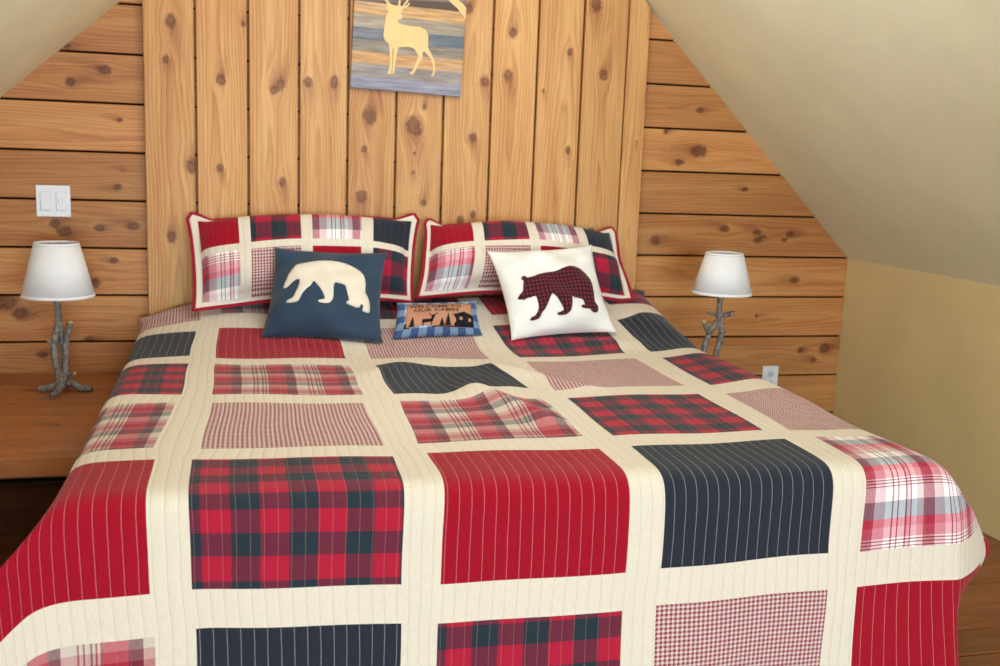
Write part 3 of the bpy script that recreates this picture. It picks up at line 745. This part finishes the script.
for bx in ((688,268,716,300),(772,280,796,312)):
    scene([(bx[0],bx[3]),(bx[2],bx[3]),(bx[2],bx[1]),(bx[0],bx[1])],mat=M_lit,off=.0040)
scene([(354,352),(358,318),(352,300),(356,286),(380,284),(420,286),(432,276),(436,256),(420,238),(405,222),(412,222),(425,232),(432,246),(440,236),(448,250),(452,240),(470,232),(484,220),(490,222),(478,236),(462,250),(466,264),(456,272),(450,300),(442,318),(444,352),(437,352),(433,322),(420,316),(392,318),(376,318),(368,330),(370,352),(363,352),(363,330)])
def lettering(lines):
    for txt,cx,cy,size,wide in lines:
        cu=bpy.data.curves.new('t','FONT'); cu.body=txt; cu.size=size; cu.align_x='CENTER'; cu.resolution_u=3; cu.offset=.9
        to=bpy.data.objects.new('t',cu); C.objects.link(to); dg=bpy.context.evaluated_depsgraph_get()
        me=bpy.data.meshes.new_from_object(to.evaluated_get(dg)); vv=np.array([v_.co[:2] for v_ in me.vertices]); ff=[tuple(p_.vertices) for p_ in me.polygons]
        bpy.data.objects.remove(to); bpy.data.curves.remove(cu); bpy.data.meshes.remove(me)
        sx=wide/(vv[:,0].max()-vv[:,0].min()); q=[(cx+x*sx, cy-y) for x,y in vv]
        uv=np.array(SQ(q)); W=ps.pos(uv[:,0],uv[:,1],1,.0030)-np.array(ps.base())
        o=mesh('lettering',W,ff,M_lettering,cab,smooth=False)
lettering([('WELCOME TO',470,158,48,480),('OUR CABIN',476,202,48,410)])

# ------------------------------------------------------------------ wall picture
art=thing('wall_picture','plank wall picture with a pale deer silhouette hung on the headboard','picture',(.618,-.048,1.52))
tilt=Matrix.Rotation(math.radians(1.2),4,'Y')
M=N('painted_plank_stripes',.55,.3); ox_,oy_,oz_=M.sep(M.objco())
nz=M.noise(M.comb(M.math('MULTIPLY',ox_,7.0),0.0,M.math('MULTIPLY',oz_,90.0)),1.0,4)
zz=M.math('DIVIDE',oz_,.50)
ang=M.math('ADD',zz,M.math('MULTIPLY',ox_,.0))
PL=[(0,(152,152,170)),(  .089,(160,148,142)),(.18,(216,164,108)),(.271,(150,136,120)),(.357,(108,118,132)),(.448,(172,156,134)),(.545,(220,170,112)),(.63,(92,70,58)),(.72,(140,110,84)),(.85,(106,112,128))]
colr=M.ramp(zz,[(p,lin(c)) for p,c in PL],True)
colr=M.mix(M.ramp(nz,[(.38,g(.45)),(.6,g(0))]),colr,lin((84,66,58)))
nz2=M.noise(M.comb(M.math('MULTIPLY',ox_,3.0),0.0,M.math('MULTIPLY',oz_,24.0)),1.0,3)
colr=M.mix(M.ramp(nz2,[(.5,g(0)),(.75,g(.5))]),colr,lin((214,190,176)))
seam=M.math('FRACT',M.math('MULTIPLY',zz,9.0))
M.bump(nz,.0008); M_stripe=M.color(colr)
pan_=MB().box(-.213,.213,-.022,0,0,.50,.002).build('panel',M_stripe,art); art.rotation_euler=(0,math.radians(2.0),0)
def cut(name,pts,parent):
    # crop pixels -> panel metres: 6.657 crop px per photo px
    q=[((x-80)/(822-80)*.426-.213, (588-(y-(x-80)*.066))/588*.335) for x,y in pts]
    v,f=fill_outline(q,.02); W=[(a,-.0228,b_) for a,b_ in v]
    o=mesh(name,W,f,M_cutout,parent,smooth=False); md=o.modifiers.new('thick','SOLIDIFY'); md.thickness=.0016; md.offset=1
    return o
deer=[(283,210),(280,250),(292,280),(318,300),(325,340),(332,400),(332,455),(318,488),(325,496),(342,500),(347,470),(346,400),(346,330),(353,330),(353,400),(352,470),(352,499),(364,492),(367,450),(373,380),(384,322),(420,318),(460,318),(490,330),(520,372),(505,420),(488,465),(465,490),(478,498),(495,492),(512,455),(548,385),(545,350),(560,345),(600,385),(618,430),(624,475),(612,500),(622,508),(634,492),(636,450),(628,400),(600,350),(580,320),(578,240),(560,205),(520,185),(440,183),(385,172),(365,150),(390,140),(402,128),(385,100),(400,75),(430,58),(446,40),(436,35),(425,48),(405,62),(436,18),(444,-10),(432,-12),(420,20),(395,58),(380,60),(382,20),(390,-25),(376,-28),(370,10),(366,58),(350,62),(325,50),(300,30),(290,5),(284,-25),(274,-22),(278,10),(270,5),(266,12),(292,40),(296,62),(285,72),(300,78),(306,95),(290,130)]
cut('deer_silhouette',deer,art)
cut('branch_silhouette',[(822,130),(800,100),(760,55),(720,25),(680,-10),(640,-50),(600,-80),(640,-75),(700,-45),(750,-8),(790,20),(822,50)],art)

# ------------------------------------------------------------------ switch and outlet
sw=thing('light_switch','white double light switch on the plank wall above the left lamp','light switch',(-.663,-.001,1.071))
MB().box(-.059,.059,-.007,0,-.0575,.0575,.003).build('plate',M_white,sw)
for i,x in enumerate((-.027,.027)):
    r=MB(); r.box(x-.0165,x+.0165,-.0115,-.0065,-.033,.033,.0018).build('rocker',M_white,sw)
    MB().box(x-.0185,x+.0185,-.0073,-.0066,-.035,.035).build('rocker_frame',M_greyslot,sw)
MB().box(.018,.022,-.0119,-.0112,-.008,.012).build('switch_mark',M_greyslot,sw)
MB().box(.030,.034,-.0119,-.0112,-.008,.012).build('switch_mark',M_greyslot,sw)
ou=thing('wall_outlet','white electrical outlet low on the plank wall right of the bed','outlet',(2.289,-.001,.356))
MB().box(-.039,.039,-.007,0,-.059,.059,.003).build('plate',M_white,ou)
for z in (.021,-.021):
    MB().lathe([(.0005,.0015),(.015,.0015),(.0165,0)],24).build('socket',M_greyslot,ou)
    so=ou.children[-1]; so.rotation_euler=(PI/2,0,0); so.location=(0,-.007,z)
    h=MB()
    for x in (-.0055,.0055): h.box(x-.001,x+.001,-.004,.0048,.0012,.0022)
    h.box(-.002,.002,-.0095,-.006,.0012,.0022)
    h.build('socket_slot',M_slot,so)

# ------------------------------------------------------------------ bench on the left, stand on the right
BX0,BX1=XL+.004,-.385; BY0,BY1=-1.13,-.004; BZ=.43
bench=thing('wooden_bench','low wide varnished wooden bench left of the bed holding a twig lamp','bench',((BX0+BX1)/2,(BY0+BY1)/2,0))
bl=((BX0+BX1)/2,(BY0+BY1)/2,0)
bs=[]; ys=[BY0+.06,-.86,-.675,-.46,-.25,BY1]
for k in range(len(ys)-1): bs.append((BX0,BX1,ys[k],ys[k+1],[.75,.7,.6,.45,.55][k]))
boards('bench_top',bs,W_bench,lambda a,b_,d:(a-bl[0],b_-bl[1],BZ+d),.028,gap=.0025,step=.01,knots=[(-.72,-.3,.012),(-1.0,-.5,.015),(-.55,-.78,.01)],parent=bench)
boards('front_rail',[(BX0,BX1,BZ-.058,BZ,.35)],W_bench,lambda a,b_,d:(a-bl[0],BY0-d-bl[1],b_),.06,gap=.001,step=.008,parent=bench)
for x in (BX0+.01,BX1-.045):
    MB().box(x-bl[0],x+.035-bl[0],BY0+.52-bl[1],BY1-.02-bl[1],0,BZ-.029,.003).build('end_panel',plain('dark_bench_wood',(92,54,30),.5,.4),bench)
st=thing('nightstand','small wooden nightstand between the bed and the right wall, under the twig lamp','nightstand',(1.835,-.42,0))
NS=.455
boards('stand_top',[(-.145,.145,-.20,-.02,.5),(-.145,.145,-.02,.20,.6)],W_bench,lambda a,b_,d:(a,b_,NS+d),.025,gap=.002,step=.012,parent=st)
for sx in (-.12,.12):
    for sy in (-.175,.175):
        MB().box(sx-.02,sx+.02,sy-.02,sy+.02,0,NS-.026,.003).build('leg',M_frame,st)
MB().box(-.12,.12,-.18,.18,NS-.11,NS-.027,.003).build('apron',M_frame,st)

# ------------------------------------------------------------------ twig lamps
def lamp(loc,label,stems,feet,tips,sb,stp,rb,rt_,seed):
    L=thing('table_lamp',label,'lamp',loc,'twig table lamps')
    rr=random.Random(seed)
    for nm,arr in (('branch',stems),('foot',feet)):
        for pts,r0,r1 in arr:
            c=catmull(pts,7); n=len(c)
            c=[q+np.array([rr.uniform(-1,1),rr.uniform(-1,1),rr.uniform(-1,1)])*.0012 for q in c]
            MB().tube([tuple(q) for q in c],[r0+(r1-r0)*i/(n-1)+rr.uniform(-.0006,.0010) for i in range(n)],12,wob=.06).build(nm,M_bark,L,smooth=True)
    for (p,r) in tips: 
        b=MB(); b.lathe([(.0003,.006),(r*.8,.005),(r,0),(r*.9,-.006),(.0003,-.008)],10); o=b.build('cut_twig_end',M_tip,L,smooth=True); o.location=p
    h=stp-sb; t_=.0016; zz_=.004
    b=MB(); b.lathe([(rb,sb),(rt_,stp),(rt_-t_,stp),(rb-t_,sb)],64,closed=True); sh=b.build('lamp_shade',M_shade,L,smooth=True)
    sh.data.polygons.foreach_set('use_smooth',[True]*len(sh.data.polygons))
    for (r,z,nm) in ((rb,sb,'shade_hem'),(rt_,stp,'shade_hem')):
        b=MB(); s_=-(rb-rt_)/h
        b.lathe([(r+.0003,z-.0005),(r+.0003-(.009*(rb-rt_)/h if z==sb else -.009*(rb-rt_)/h),z+(.009 if z==sb else -.009)),(r-.003,z+(.009 if z==sb else -.009)),(r-.003,z-.001)],64,closed=True)
        b.build(nm,M_shade,sh,smooth=True)
    MB().lathe([(.0005,sb-.02),(.013,sb-.02),(.013,sb+.035),(.016,sb+.036),(.016,sb+.05),(.0005,sb+.05)],20,c=(0,0,0)).build('lamp_socket',M_iron,L,smooth=False)
    MB().lathe([(.0005,sb+.05),(.012,sb+.05),(.016,sb+.07),(.027,sb+.095),(.028,sb+.11),(.02,sb+.128),(.0005,sb+.134)],20).build('bulb',M_bulb,L,smooth=True)
    b=MB()
    for k in range(3):
        a=k*2*PI/3; rsp=rt_-.002
        b.tube([(0.012*math.cos(a),.012*math.sin(a),stp-.035),(rsp*math.cos(a),rsp*math.sin(a),stp-.006)],.0016,6)
    b.tube([(.012*math.cos(a),.012*math.sin(a),stp-.035) for a in np.linspace(0,2*PI,17)],.0016,6)
    b.tube([(.012,0,stp-.035),(.030,0,sb+.12),(.030,0,sb+.08),(.013,0,sb+.04)],.0016,6)
    b.build('shade_carrier',M_iron,L,smooth=True)
    return L
lamp((-.605,-.33,.43),'grey twig table lamp with white shade on the wooden bench, left of the bed',
  [([(-.004,.0,.355),(-.005,.0,.31),(-.002,-.004,.26),(-.008,-.01,.21),(-.018,-.008,.16),(-.014,-.004,.10),(-.004,.0,.05),(.004,.002,.018)],.0105,.013),
   ([(.036,-.014,.245),(.034,-.014,.232),(.026,-.012,.20),(.020,-.010,.15),(.017,-.008,.09),(.008,-.008,.045),(-.004,-.012,.02)],.0095,.012),
   ([(-.001,.0,.245),(.006,.004,.20),(.010,.008,.13),(.012,.012,.07),(.012,.014,.016)],.010,.011),
   ([(-.022,-.006,.165),(-.032,-.012,.178),(-.036,-.012,.184)],.006,.005),
   ([(.020,-.006,.060),(.034,-.012,.066),(.044,-.014,.068)],.006,.005),
   ([(-.003,.001,.30),(-.004,.002,.33),(-.004,.002,.37)],.009,.010)],
  [([(.0,.0,.045),(-.02,.0,.024),(-.05,.004,.014),(-.074,.008,.011)],.013,.010),
   ([(.004,.004,.045),(.03,.006,.03),(.06,.0,.014),(.098,-.006,.012)],.014,.011),
   ([(.006,-.004,.05),(.002,-.03,.028),(-.010,-.075,.013),(-.016,-.098,.011)],.012,.009),
   ([(.0,.0,.04),(.004,.03,.022),(.012,.065,.012)],.012,.010)],
  [((.0365,-.014,.247),.0105),((.045,-.014,.068),.006)],.336,.520,.1185,.072,4)
lamp((1.80,-.46,.456),'grey forked twig table lamp with white shade, right of the bed near the sloped ceiling',
  [([(-.005,0,.355),(-.006,0,.31),(-.005,0,.27),(-.002,-.002,.245)],.0105,.0115),
   ([(-.002,-.002,.25),(.018,-.006,.262),(.036,-.010,.266),(.052,-.012,.270)],.010,.009),
   ([(-.004,0,.245),(-.020,-.004,.262),(-.040,-.006,.266),(-.055,-.006,.272)],.007,.004),
   ([(-.003,0,.248),(-.018,.002,.222),(-.038,.004,.19),(-.050,.004,.15),(-.058,.004,.10),(-.05,.002,.03),(-.045,.0,.012)],.0105,.012),
   ([(-.040,.0,.19),(-.052,-.004,.205),(-.064,-.006,.225),(-.070,-.008,.236)],.010,.009),
   ([(0,0,.25),(.002,-.004,.22),(.006,-.008,.19),(.002,-.006,.15),(-.010,-.006,.10),(-.004,-.004,.05),(.01,0,.012)],.0115,.0125),
   ([(.005,-.008,.19),(.016,-.012,.196),(.022,-.014,.199)],.006,.005)],
  [([(-.04,0,.02),(-.07,.01,.012),(-.09,.02,.011)],.012,.009),
   ([(.006,0,.02),(.04,.0,.013),(.08,.004,.011)],.012,.009),
   ([(-.02,-.002,.03),(-.018,-.04,.013),(-.02,-.08,.011)],.012,.009)],
  [((.053,-.012,.271),.0095),((-.071,-.008,.238),.0095)],.345,.503,.115,.071,9)

FILL_POWER=25
# ------------------------------------------------------------------ light: daylight through the gable window behind the camera, plus an added ridge fill
def area(name,loc,rot,sx,sy,power,col,spread=180):
    l=bpy.data.lights.new(name,'AREA'); l.shape='RECTANGLE'; l.size=sx; l.size_y=sy; l.energy=power; l.color=col; l.spread=math.radians(spread)
    o=bpy.data.objects.new(name,l); o.location=loc; o.rotation_euler=rot; C.objects.link(o); return o
pl=bpy.data.lights.new('ridge_fill','POINT'); pl.energy=FILL_POWER; pl.color=(.80,.88,1.0); pl.shadow_soft_size=.28  # added fill light without a fixture, lifts the headboard and ceiling slopes
po=bpy.data.objects.new('ridge_fill',pl); po.location=(.62,-1.45,2.03); C.objects.link(po)
area('window_daylight',((WX0+WX1)/2,YB-.02,(WZ0+WZ1)/2),(PI/2,0,0),WX1-WX0-.12,WZ1-WZ0-.12,200,(.64,.82,1.0))
w=bpy.data.worlds.new('sky'); w.use_nodes=True; bpy.context.scene.world=w
bg=w.node_tree.nodes['Background']; bg.inputs[0].default_value=(.85,.93,1,1); bg.inputs[1].default_value=1.0

# ------------------------------------------------------------------ camera
cam=bpy.data.cameras.new('camera'); co=bpy.data.objects.new('camera',cam); C.objects.link(co)
R=np.array([[0.97013505,-0.23987358,0.03603684],[-0.0059009,-0.17186008,-0.9851037],[0.24249364,0.95547097,-0.16814295]])
m=Matrix(((R[0,0],-R[1,0],-R[2,0],0),(R[0,1],-R[1,1],-R[2,1],-4.1),(R[0,2],-R[1,2],-R[2,2],1.292),(0,0,0,1)))
co.matrix_world=m
cam.sensor_width=36; cam.lens=37.303; cam.clip_start=.05
cam.dof.use_dof=True; cam.dof.focus_distance=2.7; cam.dof.aperture_fstop=4.5
sc=bpy.context.scene; sc.camera=co
vs_=sc.view_settings; vs_.view_transform='Standard'; vs_.look='None'; vs_.gamma=1; vs_.exposure=.30; vs_.use_curve_mapping=False
